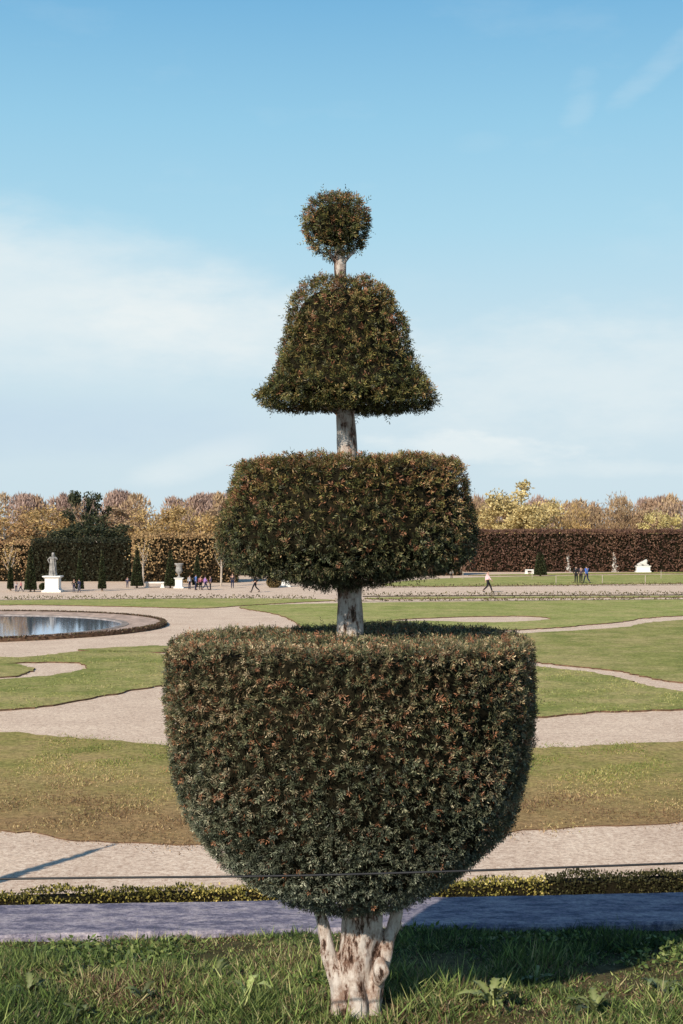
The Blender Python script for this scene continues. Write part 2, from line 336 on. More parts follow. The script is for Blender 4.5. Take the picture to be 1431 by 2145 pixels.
# ---------------------------------------------------------------- pond
pc=Vector((-18.6,66.2,0)); 
root=empty('round_pond',pc,0,'round water basin with pale stone rim and dark low border','pond')
def ring(r0,r1,z0,z1,seg=96,z2=None):
    v=[];f=[]
    pr=[(r0,z0),(r0,z1),(r1,z1 if z2 is None else z2),(r1,z0)]
    for r_,z in pr:
        for k in range(seg): th=2*math.pi*k/seg; v.append((r_*math.cos(th),r_*math.sin(th),z))
    for i in range(4):
        j=(i+1)%4
        for k in range(seg): f.append((i*seg+k,j*seg+k,j*seg+(k+1)%seg,i*seg+(k+1)%seg))
    return v,f
pinkst=flat('pink_rim_stone',(.50,.37,.30),.85,.2,2.5,.35)
link('rim',pydata('rim',*ring(8.6,10.1,.004,.05,96,.15)),pinkst,root)
link('inner_kerb',pydata('inner_kerb',*ring(8.3,8.6,.003,.07)),flat('kerb_stone',(.30,.25,.22),.8,.2,3,.4),root)
v=[(8.3*math.cos(k/48*math.pi),8.3*math.sin(k/48*math.pi),.03) for k in range(96)]
link('water',pydata('water',v,[tuple(range(96))]),water,root)
n=9000; th=rng.uniform(0,6.283,n); kk=rng.uniform(0,1,n); rr_=10.1+.3*kk; zz=np.where(kk>.8,rng.uniform(0,.16,n),.16)
p=np.stack([rr_*np.cos(th),rr_*np.sin(th),zz],1); d=unit(rng.normal(size=(n,3))+np.array([0,0,.5]))
leaves('border',p,d,perp(d),.09,.07,palette([(.09,.055,.04),(.14,.09,.06),(.12,.10,.05)],[2,2,1],rng.uniform(0,1,n)),leafm,root)
link('border_core',pydata('border_core',*ring(10.12,10.38,.004,.15)),soil,root)

# ---------------------------------------------------------------- terrace, wall with coping
def cf(x): return 6.20+.073*x
def tz(x,y):
    k=np.clip((y-4.75)/(cf(x)-4.75),0,1)
    return 2.905-.165*k**1.2+(.016*np.sin(x*3.1+1)+.012*np.sin(y*4.3+x*2)+.010*np.sin(x*7.7+y*5))*(1-.7*k)+.03*np.exp(-((x-.05)**2+(y-4.63)**2)/.06)
gx=np.concatenate([np.linspace(-30,-3.2,10),np.linspace(-3,3,110),np.linspace(3.2,30,10)]); gt=np.linspace(0,1,70)**.6
V=[];Fc=[]; 
for j,t_ in enumerate(gt):
    for x in gx:
        y=-8+(cf(x)+8)*t_; V.append((x,y,float(tz(x,y))))
nx=len(gx)
for j in range(len(gt)-1):
    for i in range(nx-1): Fc.append((j*nx+i,j*nx+i+1,(j+1)*nx+i+1,(j+1)*nx+i))
turf=lawnmat('terrace_turf',(.05,.050,.018),(.075,.070,.028),(.11,.09,.045),dry=(.10,.08,.04))
tag(link('terrace_ground',pydata('terrace_ground',V,Fc),turf,None,True),kind='structure')
root=empty('retaining_wall',(0,6.4,0),0,'stone retaining wall top, mottled bluish shade put into its colour, running across behind the topiary','wall')
Lw=30; ang=math.atan(.073)
V=[];Fc=[]; xs_=np.arange(-Lw,Lw+.01,.05); rr=random.Random(9)
for x in xs_:
    e1=rr.uniform(-.006,.006)+.006*math.sin(x*5); e2=rr.uniform(-.006,.006)+.006*math.sin(x*4.1+1)
    V+=[(x,e1,2.63),(x,e1,2.758),(x,e1+.012,2.77),(x,.5+e2-.012,2.77),(x,.5+e2,2.758),(x,.5+e2,2.63)]
for i in range(len(xs_)-1):
    a_=i*6; b2=a_+6
    for k in range(6):
        k2=(k+1)%6; Fc.append((a_+k,b2+k,b2+k2,a_+k2))
Fc.append(tuple(range(6))); Fc.append(tuple(len(V)-1-k for k in range(6)))
o=link('coping',pydata('coping',V,Fc),coping,root); o.location=(0,cf(0)-6.4,0); o.rotation_euler=(0,0,ang)
o=link('wall_face',pydata('wall_face',*boxV(0,.25,0,2*Lw,.42,2.628)),flat('wall_stone',(.33,.28,.23),.9,.1,2,.3),root); o.location=(0,cf(0)-6.4,0); o.rotation_euler=(0,0,ang)

def tgrass(name,n,xr,L,Wd,cols,wts,bendy=.7,keepf=1.0):
    x=rng.uniform(*xr,n); yy=cf(x)+.03-rng.uniform(0,1,n)*1.9
    keep=((x-.06)**2+(yy-4.63)**2)>.11**2; x=x[keep]; yy=yy[keep]; n=len(x)
    p=np.stack([x,yy,tz(x,yy)],1); q=p*np.array([1,1,0])
    den=.6*nz(q,3.4,77)+.8*nz(q,11,78)+.6*nz(q,27,79); k=(rng.uniform(-1.4,1.1,n)<den+.25*keepf); p=p[k]; q=q[k]; den=den[k]; n=len(p)
    edge=np.clip((cf(p[:,0])-p[:,1])/.5,.65,1)
    d=unit(np.stack([rng.normal(size=n)*bendy,rng.normal(size=n)*bendy,np.ones(n)],1))
    t=rng.uniform(0,1,n)*.8+.06+.26*nz(q,2.6,80)+.22*nz(q,9,81)
    o=leaves(name,p-d*.004,d,perp(d),L*rng.uniform(.4,1.5,n)*(1+.6*np.clip(den,-1,1))*edge,Wd*rng.uniform(.6,1.3,n),palette(cols,wts,t),grassm,None,.35)
    return tag(o,kind='stuff')
tg=[(.04,.065,.022),(.075,.115,.032),(.125,.175,.05),(.21,.25,.075),(.36,.32,.16),(.25,.16,.095),(.14,.085,.055)]
tgrass('terrace_grass',140000,(-1.75,1.85),.037,.0042,tg,[3,4,4,2.6,1.7,1.4,1.2],1.0)
tgrass('long_grass',9000,(-1.75,1.85),.062,.0045,[(.07,.12,.03),(.14,.21,.05),(.24,.31,.09),(.37,.40,.15),(.48,.41,.22)],[2,4,4,3,1],.7)
tgrass('dead_thatch',26000,(-1.75,1.85),.028,.006,[(.46,.36,.24),(.30,.20,.12),(.14,.08,.05)],[1.4,2,3],2.2)
n=15000; x=rng.uniform(-1.75,1.8,n); yy=cf(x)-rng.uniform(.05,1.9,n); p=np.stack([x,yy,tz(x,yy)+rng.uniform(.002,.03,n)],1); k=(nz(p*np.array([1,1,0]),7,91)>.6)&(((x-.06)**2+(yy-4.63)**2)>.12**2); p=p[k]; n=len(p)
d=unit(np.stack([rng.normal(size=n),rng.normal(size=n),rng.uniform(0,.9,n)],1))
tag(leaves('ground_cover',p,d,perp(d),.024*rng.uniform(.5,1.5,n),.014,palette([(.06,.09,.025),(.12,.17,.045),(.26,.30,.10)],[2,3,1.3],rng.uniform(0,1,n)),grassm),kind='stuff')

weedm=leafmat('weed_leaf',.5,.4,.2)
def weed(px,py,size,nl,label,seed,tone=1.0,upr=(.45,1.25)):
    q0=P(px,py,2.9); x,y=q0.x,q0.y
    for _ in range(4): q0=P(px,py,float(tz(x,y))); x,y=q0.x,q0.y
    r=random.Random(seed); root=empty('broadleaf_weed',(x,y,float(tz(x,y))),r.uniform(0,6),label,'weed','broad-leaved weeds in the terrace grass')
    V=[];Fc=[];C=[]
    for i in range(nl):
        a=i*2.4+r.uniform(-.7,.7); L=size*r.uniform(.4,1.15); up=r.uniform(*upr); base=len(V); m=13
        g=r.uniform(.4,1.4)*tone; tw=r.uniform(-1.2,1.2); wl=r.uniform(.15,.26)
        for j in range(m):
            t_=j/(m-1); rad=L*(t_*math.cos(up)+.22*t_*t_); z=L*(math.sin(up)*t_-.42*t_*t_*t_)+.008
            w=L*wl*(t_**.7)*(1.02-t_**4)*(1.18 if j%2 else .7)
            cx,cy=rad*math.cos(a+tw*t_*.5),rad*math.sin(a+tw*t_*.5); px_,py_=-math.sin(a),math.cos(a)
            h1=.3*w+r.uniform(-.35,.35)*w
            V+= [(cx+px_*w,cy+py_*w,z+h1),(cx,cy,z),(cx-px_*w,cy-py_*w,z+.5*w-h1*.3)]
            cc=(.17*g,.21*g,.065*g); C+=[cc,(.28*g,.31*g,.13*g),cc]
        for j in range(m-1):
            q=base+3*j; Fc+=[(q,q+1,q+4,q+3),(q+1,q+2,q+5,q+4)]
    me=pydata('leaves',V,Fc); at_=me.color_attributes.new('tint','FLOAT_COLOR','POINT'); at_.data.foreach_set('color',np.array([(*c_,1) for c_ in C]).reshape(-1))
    link('leaves',me,weedm,root,True)
for i,(px,py,s_,nl,lb,tn) in enumerate([(520,2085,.105,9,'upright pale weed rosette in the grass left of the trunk',1.8),(1030,2110,.13,18,'largest broad-leaved weed rosette right of the trunk shadow',1.0),(1245,2125,.10,13,'leafy weed near the right end of the terrace grass',.9),
   (60,2090,.10,11,'weed rosette near the left edge of the terrace grass',.75),(300,2100,.09,11,'small weed rosette between the left edge and the trunk',.7),(455,2050,.10,11,'weed with drooping leaves left of the pale upright one',.8),(1390,2085,.11,12,'weed at the right edge of the picture',1.0),(1120,2060,.08,10,'small weed behind the largest rosette, on its right',.9),(170,2135,.09,10,'weed rosette low in the left corner',.8)]):
    weed(px,py,s_,nl,lb,i+3,tn)

# ---------------------------------------------------------------- the topiary yew
TD=4.63; S=TD/F
def tx(px): return (px-715.5)*S
def tzp(py): return CAMZ-(py-1110)*S
BX=tx(735)
yew=empty('topiary_yew',(BX,TD,2.9),0,'tall yew clipped into bowl, drum, bell and ball tiers on a pale trunk','topiary tree')
def tier(name,cx,prof,dens,cols,wts,seed,tipb=0.0,lump=.012,label=None,sprL=.019,nd=.0130,K_=9,strg=.015,sm=3,cool=0.0,red=.0):
    r_=np.array([p[0]*S for p in prof]); z=np.array([tzp(p[1]) for p in prof]); ox=tx(cx)-BX
    tt=np.linspace(0,len(r_)-1,(len(r_)-1)*6+1); r_=np.interp(tt,range(len(r_)),r_); z=np.interp(tt,range(len(z)),z)
    k=np.array([.25,.5,.25])
    for _ in range(sm): r_[1:-1]=np.convolve(r_,k,'valid'); z[1:-1]=np.convolve(z,k,'valid')
    dr=np.diff(r_); dz=np.diff(z); L=np.hypot(dr,dz); A=L*(r_[1:]+r_[:-1])*math.pi; n=int(A.sum()*dens)
    i=rng.choice(len(A),n,p=A/A.sum()); u=rng.uniform(0,1,n); th=rng.uniform(0,6.2832,n)
    rr=r_[i]+dr[i]*u; zz=z[i]+dz[i]*u; nr=-dz[i]/L[i]; nzv=dr[i]/L[i]
    p=np.stack([rr*np.cos(th),rr*np.sin(th),zz],1); nn=np.stack([nr*np.cos(th),nr*np.sin(th),nzv],1)
    lf=nz(p,9,seed)*lump*.8+nz(p,24,seed+1)*lump*.6+nz(p,55,seed+2)*lump*.45
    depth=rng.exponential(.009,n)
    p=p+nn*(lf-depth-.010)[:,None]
    strag=rng.uniform(0,1,n)<strg
    d=unit(nn*.8+rng.normal(size=(n,3))*.75+np.array([0,0,.2])); sd=perp(d)
    ls=sprL*rng.uniform(.6,1.25,n)*np.where(strag,2.1,1)
    ks=(np.arange(K_)//2+.5)/(K_/2); sg=np.where(np.arange(K_)%2,1,-1)
    B=p[:,None,:]+d[:,None,:]*(ls[:,None]*ks)[:,:,None]
    fw=.5+.6*ks
    nd_=unit(d[:,None,:]*fw[None,:,None]+sd[:,None,:]*sg[None,:,None]*1.0+rng.normal(size=(n,K_,3))*.38)
    sidev=unit(np.cross(nd_,np.cross(d,sd)[:,None,:]+rng.normal(size=(n,K_,3))*.35))
    LL=nd*rng.uniform(.65,1.4,(n,K_))*(1.1-.4*ks[None,:])
    top=(zz-z.min())/(z.max()-z.min())
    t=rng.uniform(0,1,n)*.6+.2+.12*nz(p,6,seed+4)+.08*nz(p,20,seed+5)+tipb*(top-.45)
    t=t[:,None]+rng.normal(size=(n,K_))*.13
    c=palette(cols,wts,t.reshape(-1)).reshape(n,K_,3)
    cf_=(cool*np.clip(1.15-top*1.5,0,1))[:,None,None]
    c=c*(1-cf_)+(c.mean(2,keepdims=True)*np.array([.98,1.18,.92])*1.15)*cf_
    rd=(rng.uniform(0,1,n)<red*np.clip(top*1.3,.15,1))[:,None,None]
    c=np.where(rd,np.array([.23,.105,.055])*rng.uniform(.6,1.5,(n,K_,1)),c)
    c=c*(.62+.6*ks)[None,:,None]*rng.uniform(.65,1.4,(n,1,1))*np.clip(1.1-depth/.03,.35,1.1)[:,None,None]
    B=B.reshape(-1,3)+np.array([ox,0,-2.9])
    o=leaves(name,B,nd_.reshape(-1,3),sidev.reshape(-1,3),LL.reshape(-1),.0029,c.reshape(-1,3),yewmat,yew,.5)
    if label: o['label']=label
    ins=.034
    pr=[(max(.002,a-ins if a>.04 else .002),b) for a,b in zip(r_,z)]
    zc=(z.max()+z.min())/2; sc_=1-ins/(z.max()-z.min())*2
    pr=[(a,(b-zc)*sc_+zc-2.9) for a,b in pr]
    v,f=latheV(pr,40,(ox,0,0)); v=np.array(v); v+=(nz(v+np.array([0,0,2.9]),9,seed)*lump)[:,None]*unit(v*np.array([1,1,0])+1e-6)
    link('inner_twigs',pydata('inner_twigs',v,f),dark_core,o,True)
    return o
yc=[(.016,.020,.008),(.040,.050,.016),(.085,.090,.028),(.15,.135,.042),(.21,.15,.05),(.24,.12,.055),(.40,.27,.13)]
yb=[(.018,.024,.012),(.046,.056,.028),(.092,.100,.050),(.155,.148,.075),(.22,.18,.095),(.23,.14,.07),(.44,.34,.21)]
tier('ball_tier',706,[(0,402),(32,404),(54,419),(69,445),(72,472),(66,502),(49,525),(24,538),(0,540)],9000,yc,[3,3,3,2,2,2.2,1],11,.1,.009,strg=.07,red=.22)
tier('bell_tier',725,[(0,584),(44,585),(76,594),(99,614),(114,645),(124,680),(130,712),(138,745),(150,780),(168,806),(188,832),(170,848),(110,856),(50,862),(0,864)],8000,yc,[2,3,4,4,4,2.2,1],23,.2,.011,strg=.035,sm=2,red=.14)
tier('drum_tier',732,[(0,968),(150,967),(230,967),(240,978),(248,1012),(260,1060),(269,1105),(272,1140),(265,1164),(238,1186),(188,1203),(128,1216),(70,1230),(0,1234)],7200,yc,[3,4,4,3,3,2.2,1],37,.25,.013,strg=.015,sm=1,cool=.35,red=.14)
tier('bowl_tier',735,[(0,1333),(200,1332),(370,1332),(384,1344),(389,1380),(391,1450),(387,1530),(379,1590),(363,1655),(340,1712),(306,1762),(262,1806),(206,1842),(142,1876),(78,1896),(0,1900)],7000,yb,[3,4,4,3,2.5,1.8,1.2],51,.2,.010,strg=.006,sm=1,cool=.75,red=.15)

def trunkmesh(parts,vox,seed,amp):
    V,Fc=merge(parts); me=pydata('t',V,Fc); o=bpy.data.objects.new('t',me); COL.objects.link(o)
    m=o.modifiers.new('r','REMESH'); m.mode='VOXEL'; m.voxel_size=vox
    s_=o.modifiers.new('s','SMOOTH'); s_.iterations=2; s_.factor=.5
    me=bake(o); n=len(me.vertices); c=np.empty(n*3); me.vertices.foreach_get('co',c); c=c.reshape(-1,3)
    nn=np.empty(n*3); me.vertices.foreach_get('normal',nn); nn=nn.reshape(-1,3)
    st=c*np.array([1,1,.3]); dsp=nz(st,75,seed)*amp+nz(c*np.array([1,1,.5]),28,seed+1)*amp*1.5+np.minimum(0,nz(st,130,seed+2))*amp*1.1+nz(c,110,seed+3)*amp*.4
    dsp*=np.where(c[:,2]<.36,1.0,.5)
    c=c+nn*dsp[:,None]; me.vertices.foreach_set('co',c.reshape(-1)); me.update(); return me
def tp(px,py,dy=0): return (tx(px)-BX,dy,tzp(py)-2.9)
def tr(path,rad,seg=12): return tubeV([tp(*q) for q in path],[x*S for x in rad],seg)
main=[tr([(745,2185),(744,2140),(744,2090),(746,2040),(752,1990),(758,1950),(760,1910),(756,1860),(740,1800)],[64,50,42,41,43,44,42,38,38],16),
      tr([(712,2160,-.02),(712,2100,-.03),(706,2050,-.025),(693,2005,-.01),(680,1960,.0),(671,1915,.0),(664,1880,0)],[30,19,18,17,14.5,12.5,11]),
      tr([(788,2165,-.03),(785,2100,-.045),(793,2040,-.04),(808,1985,-.02),(824,1935,0),(833,1890,0),(838,1860,0)],[27,17,17,17,15,12,10]),
      tr([(790,2040,-.065),(797,2012,-.085),(796,1990,-.07)],[10,15,9]),
      tr([(750,2140,-.05),(748,2060,-.05),(742,1990,-.04),(738,1930,-.03)],[24,18,16,12]),
      tr([(680,2170,-.02),(706,2130,-.02)],[8,22]),tr([(822,2172,-.05),(790,2130,-.03)],[8,20]),
      tr([(740,1820),(734,1500),(732,1330),(733,1230),(730,1100),(727,960),(724,860),(722,800)],[36,29,27.5,27,24,21.5,21,18],14),
      tr([(722,800),(716,640),(712,575),(712,545),(708,500)],[17,14,11.5,13,8])]
me=trunkmesh(main,.0042,5,.0040); link('trunk',me,bark,yew,True)
for tw in ([tp(712,560),tp(698,540,-.01),tp(680,520,-.02)],[tp(713,558),tp(728,540,-.01),tp(745,525,-.02)],[tp(724,880),tp(700,862,-.02),tp(670,850,-.03)]):
    v,f=tubeV(tw,[.008,.006,.003],6); link('twig',pydata('twig',v,f),bark,yew,True)

# ---------------------------------------------------------------- barrier cable
A=AT(-300,1842,3.62); B_=AT(715,1832,3.62); C_=AT(1431,1808,3.62); D_=AT(1731,1794,3.62)
root=empty('cable_barrier',(0,3.62,2.9),0,'thin dark cable stretched across in front of the topiary','barrier')
pts=catmull([tuple(A),tuple(A.lerp(B_,.5)+Vector((0,0,-.002))),tuple(B_),tuple(C_),tuple(D_)],6)[:25]
v,f=tubeV([Vector(q)-Vector((0,3.62,2.9)) for q in pts],[.003]*len(pts),8); link('cable',pydata('cable',v,f),metal,root,True)
for q in (A,D_):
    v,f=tubeV([(q.x,0,-.15),(q.x,0,q.z-2.9+.06)],[.014,.012],10); link('post',pydata('post',v,f),metal,root,True)

# ---------------------------------------------------------------- trees and hedges of the background
def crownmesh(seed,kind,nl=5200):
    r=np.random.default_rng(seed)
    ncl=60; cc=[]
    while len(cc)<ncl:
        q=r.uniform(-1,1,3)
        if np.linalg.norm(q)<1.12 and abs(q[2])<.97: cc.append((q[0]*.32,q[1]*.32,.53+q[2]*.39+r.uniform(-.05,.02)))
    cc=np.array(cc); i=r.integers(0,ncl,nl); rad=r.uniform(.05,.12,ncl)
    o=unit(r.normal(size=(nl,3)))*(r.uniform(.05,1,(nl,1))**.5)*rad[i][:,None]*np.array([1,1,.9 if kind!='bare' else 1.5]); p=cc[i]+o
    if kind=='bare': d=unit(r.normal(size=(nl,3))*.35+np.array([0,0,1.])+unit(p-np.array([0,0,.3]))*.5); L=r.uniform(.03,.07,nl); Wd=.008
    else: d=unit(r.normal(size=(nl,3))*.7+np.array([0,0,.6])); L=r.uniform(.02,.045,nl); Wd=.017
    lum=.78+.36*r.uniform(0,1,ncl)[i]
    return p,d,L,Wd,lum
PAL={'gold':[(.38,.25,.11),(.47,.32,.13),(.54,.39,.17),(.41,.28,.14)],'orange':[(.34,.20,.10),(.42,.26,.12),(.48,.32,.15)],
     'brown':[(.32,.21,.14),(.38,.26,.16),(.44,.31,.18),(.38,.27,.15)],'mauve':[(.32,.22,.18),(.38,.27,.22),(.42,.31,.24)],
     'yellow':[(.46,.38,.14),(.56,.47,.19),(.64,.54,.26)],'evergreen':[(.025,.035,.02),(.045,.055,.028),(.09,.09,.045)],'palegreen':[(.50,.39,.17),(.58,.46,.21),(.64,.53,.27)]}
protos={}
def tree(px,ytop,hw,depth,colr,kind,label,group=None,trunkmat=twigm,seedv=0):
    key=(colr,kind,seedv)
    if key not in protos:
        p,d,L,Wd,lum=crownmesh(sum(map(ord,colr+kind))*7+seedv,kind,9000 if colr=='palegreen' else 5200)
        if colr=='evergreen': Wd=.024
        cols=palette(PAL[colr],[1]*len(PAL[colr]),rng.uniform(0,1,len(p)))*lum[:,None]
        root=empty('x'); c_=leaves('crown',p,d,perp(d),L,Wd,cols,leafm,root)
        r=random.Random(seedv); parts=[tubeV([(0,0,-.01),(.004,0,.2),(.0,.005,.5),(0,0,.85)],[.018,.013,.009,.002],7)]
        for k in range(11):
            a=r.uniform(0,6.28); z=r.uniform(.18,.6); l=r.uniform(.15,.28)
            parts.append(tubeV([(0,0,z),(l*.5*math.cos(a),l*.5*math.sin(a),z+l*.5),(l*math.cos(a),l*math.sin(a),z+l*1.1)],[.008,.005,.002],5))
        v,f=merge(parts); t_=link('trunk',pydata('trunk',v,f),trunkmat,root)
        protos[key]=(c_.data,t_.data); 
        for q in (c_,t_,root): bpy.data.objects.remove(q)
    cm,tm=protos[key]; top=AT(px,ytop,depth)
    root=empty('evergreen_tree' if colr=='evergreen' else 'autumn_tree',(top.x,depth,0),random.uniform(0,6.28),label,'tree',group)
    H=top.z; ww=hw*depth/F/.33
    root.scale=(ww,ww,H)
    link('crown',cm,None,root); link('trunk',tm,None,root)
for a in [
 (8,1070,80,128,'orange','round','orange brown autumn tree at the left edge, nearer than the wood',None,palebark,1),
 (50,1052,85,172,'gold','round','golden brown tree at the far left behind the orange one',None,twigm,2),
 (112,1056,75,178,'gold','round','golden tree just left of the tallest dark evergreen',None,twigm,3),
 (178,1012,48,156,'evergreen','round','tallest dark evergreen standing above the left wood',None,twigm,4),
 (110,1096,60,148,'evergreen','round','low dark evergreen spreading behind the left part of the dark hedge',None,twigm,5),
 (205,1088,75,150,'evergreen','round','second low dark evergreen, nearer the golden hedge',None,twigm,6),
 (245,1052,75,178,'brown','round','brown tree between the tallest evergreen and the golden trees',None,twigm,7),
 (308,1054,75,160,'gold','round','bright golden tree at the left end of the golden hedge',None,twigm,8),
 (362,1052,75,165,'gold','bare','thin golden brown tree between two fuller golden trees on the left',None,twigm,9),
 (420,1054,80,160,'gold','round','wide golden tree behind the vase and bench',None,twigm,10),
 (470,1056,65,170,'brown','round','brown tree just left of the drum tier',None,twigm,11),
 (486,1030,24,158,'evergreen','round','small dark evergreen top beside the drum tier',None,twigm,12),
 (1092,1000,80,172,'palegreen','round','tall pale golden tree rising highest on the right',None,twigm,13),
 (1036,1038,70,185,'gold','round','golden tree left of the tallest one on the right',None,twigm,14),
 (1165,1046,75,180,'gold','bare','bare golden brown tree right of the tallest golden tree',None,twigm,15),
 (1005,1038,45,185,'brown','bare','bare brown tree peeping past the right of the drum tier',None,twigm,16),
 (1215,1052,78,190,'brown','bare','twiggy brown tree in the middle of the right wood',None,twigm,17),
 (1283,1040,70,185,'brown','bare','taller twiggy brown tree with thin crown above the right hedge',None,twigm,18),
 (1335,1056,70,185,'brown','round','brown tree left of the yellow one at the far right',None,twigm,19),
 (1385,1062,42,172,'yellow','round','small bright yellow tree near the right edge',None,twigm,20),
 (1425,1048,65,190,'mauve','bare','brown bare tree at the right edge of the wood',None,twigm,21)]:
    tree(*a)
def wood(x0,x1,y,hfun,n,seed):
    r=np.random.default_rng(seed); nc=int((x1-x0)/1.3); cx=r.uniform(x0,x1,nc); cy=y+r.uniform(-14,14,nc); hh=hfun(cx)*r.uniform(.93,1.03,nc); cw=r.uniform(1.8,3.4,nc)
    i=r.integers(0,nc,n); th=r.uniform(0,6.28,n); z=r.uniform(0,1,n)**.55; rad=cw[i]*np.sqrt(r.uniform(0,1,n))*np.sqrt(np.clip(1.02-z**4,0,1))
    p=np.stack([cx[i]+rad*np.cos(th),cy[i]+rad*np.sin(th),z*hh[i]],1); d=unit(r.normal(size=(n,3))*.4+np.array([0,0,1]))
    kind=r.uniform(0,1,nc); A_=np.array([(.38,.27,.23),(.43,.31,.26),(.42,.29,.20),(.47,.34,.21),(.37,.26,.21)])
    c=A_[(kind*5).astype(int)][i]*r.uniform(.8,1.18,(n,1))
    return p,d,r.uniform(.5,1.2,n),c
h1=lambda x: np.where(x<0,9.7,9.0)+.2*np.sin(x*.3)
p,d,L,c_=wood(-80,80,225,h1,90000,4)
tag(leaves('far_wood',p,d,perp(d),L,.19,c_,leafm),kind='stuff')

def clipped(name,label,px0,px1,ytop,depth,th,cols,wts,leaf,dens,streak=.5,lower=None,corecol=dark_core):
    x0=AT(px0,ytop,depth).x; x1=AT(px1,ytop,depth).x; h=AT(700,ytop,depth).z; root=empty(name,((x0+x1)/2,depth,0),0,label,'hedge')
    w=x1-x0; link('inner_twigs',pydata('inner_twigs',*boxV(0,th/2+.25,0,w-.3,th-.1,h-.25)),corecol,root)
    n=int((w*h+w*th+2*th*h)*dens); k=rng.uniform(0,w*h+w*th+2*th*h,n); u=rng.uniform(-.5,.5,n); v_=rng.uniform(0,1,n)
    f1=k<w*h; f2=(~f1)&(k<w*h+w*th); sgn=np.where(rng.uniform(0,1,n)<.5,-1,1)
    p=np.where(f1[:,None],np.stack([u*w,np.zeros(n),v_*h],1),np.where(f2[:,None],np.stack([u*w,v_*th,np.full(n,h)],1),np.stack([sgn*w/2,(u+.5)*th,v_*h],1)))
    xs=p[:,0]; st=np.sin(xs*2.1+np.sin(xs*.7)*2)+.7*np.sin(xs*5.3+1)+.5*nz(p*np.array([1,1,.25]),2.2,8)
    p[:,1]+=np.where(f1,st*.16*streak+rng.normal(size=n)*.08,0); p[:,2]+=np.where(f2,rng.normal(size=n)*.08,0)
    nn=np.where(f1[:,None],[0,-1,.1],np.where(f2[:,None],[0,0,1],np.array([1,0,0])*sgn[:,None]))
    d=unit(nn*.2+rng.normal(size=(n,3))*.6*np.array([1,.35,1]))
    t=np.clip(rng.uniform(0,1,n)*.45+.25-.16*st*streak+.1*nz(p,.8,4),0,1)
    c=palette(cols,wts,t)
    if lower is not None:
        z=p[:,2]/h+.14*np.sin(xs*1.7)+.10*np.sin(xs*4.3)+.05*np.sin(xs*9); q=(z<lower)&(rng.uniform(0,1,n)<.75); c=np.where(q[:,None],c*.2,c)  # lower leaves darkened: shade beneath the hedge tops put into their colour
    leaves('foliage',p,d,perp(d),leaf*rng.uniform(.6,1.3,n),leaf*.6,c,leafm,root)
    return root
clipped('clipped_hedge','long tall brown clipped hedge across the right background',975,1700,1113,152,3,[(.10,.052,.040),(.14,.075,.052),(.18,.10,.068),(.23,.135,.088)],[3,3,2,1],.24,55,.9)
clipped('clipped_hedge','brown clipped hedge hidden mostly behind the drum tier',500,968,1122,140,3,[(.11,.06,.035),(.17,.10,.055),(.23,.14,.075)],[2,2,1],.26,20,.7)
clipped('clipped_hedge','dark green clipped hedge behind the left statue',66,274,1131,124,3,[(.020,.024,.013),(.035,.036,.018),(.08,.055,.028)],[4,3,.7],.22,45,.4)
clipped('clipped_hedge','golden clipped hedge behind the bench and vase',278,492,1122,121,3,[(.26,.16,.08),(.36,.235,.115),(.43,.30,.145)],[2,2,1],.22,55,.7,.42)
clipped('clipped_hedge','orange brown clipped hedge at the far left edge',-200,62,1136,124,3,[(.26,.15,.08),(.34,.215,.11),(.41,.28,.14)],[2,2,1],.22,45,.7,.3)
for px,base,ty,lb in ((20,1238,1160,'slim pale bare young tree at the far left edge'),(300,1229,1150,'slim bare young tree behind the left end of the bench'),(463,1229,1150,'slim bare young tree left of the drum tier, before the golden hedge')):
    q=P(px,base); top=AT(px,ty,q.y).z; root=empty('young_tree',(q.x,q.y,0),random.uniform(0,6),lb,'tree')
    parts=[tubeV([(0,0,-.02),(.05,0,top*.5),(0,0,top)],[.09,.07,.03],7)]
    for k_ in range(9):
        a=k_*2.4; z=top*(.45+.05*k_); parts.append(tubeV([(0.03,0,z),(.35*math.cos(a),.35*math.sin(a),z+.6),(.5*math.cos(a),.5*math.sin(a),z+1.1)],[.035,.022,.01],5))
    v,f=merge(parts)
    link('trunk',pydata('trunk',v,f),palebark,root); n=300; r_=rng.normal(size=(n,3))*np.array([.45,.4,.6])+np.array([0,0,top*.95]); d=unit(rng.normal(size=(n,3)))
    leaves('crown',r_,d,perp(d),.16,.09,palette(PAL['gold'],[1,1,1,1],rng.uniform(0,1,n)),leafm,root)

def cone(px,ytop,ybase,wpx,label,blunt=.12,group='clipped cone yews along the avenue',q=None,H=None,Rr=None):
    if q is None: q=P(px,ybase); H=AT(px,ytop,q.y).z; Rr=wpx/2*q.y/F
    root=empty('cone_yew',q,0,label,'topiary',group)
    n=1500; u=1-np.sqrt(rng.uniform(0,1,n)); th=rng.uniform(0,6.28,n); rr=Rr*(1-u)*(1)+Rr*blunt*u
    zb=.18; p=np.stack([rr*np.cos(th),rr*np.sin(th),zb+u*(H-zb)],1); d=unit(np.stack([np.cos(th),np.sin(th),np.full(n,.5)],1)+rng.normal(size=(n,3))*.5)
    leaves('foliage',p-d*.05,d,perp(d),.13,.08,palette([(.03,.042,.02),(.05,.062,.026),(.085,.085,.038)],[2,2,1],rng.uniform(0,1,n)),leafm,root)
    link('inner_twigs',pydata('inner_twigs',*latheV([(Rr*.93,zb),(Rr*.5,H*.5),(Rr*blunt*.7,H*.97)],16)),dark_core,root)
    link('trunk',pydata('trunk',*tubeV([(0,0,-.02),(0,0,.4)],[.08,.07],8)),twigm,root)
cone(64,1140,1240,25,'wide dark cone yew left of the left statue')
cone(167,1152,1238,16,'slim dark cone yew right of the left statue')
cone(214,1148,1238,16,'slim dark cone yew against the dark hedge, left of the bench')
cone(287,1145,1232,26,'dark cone yew just left of the white bench')
cone(357,1147,1232,25,'dark cone yew between the bench and the vase')
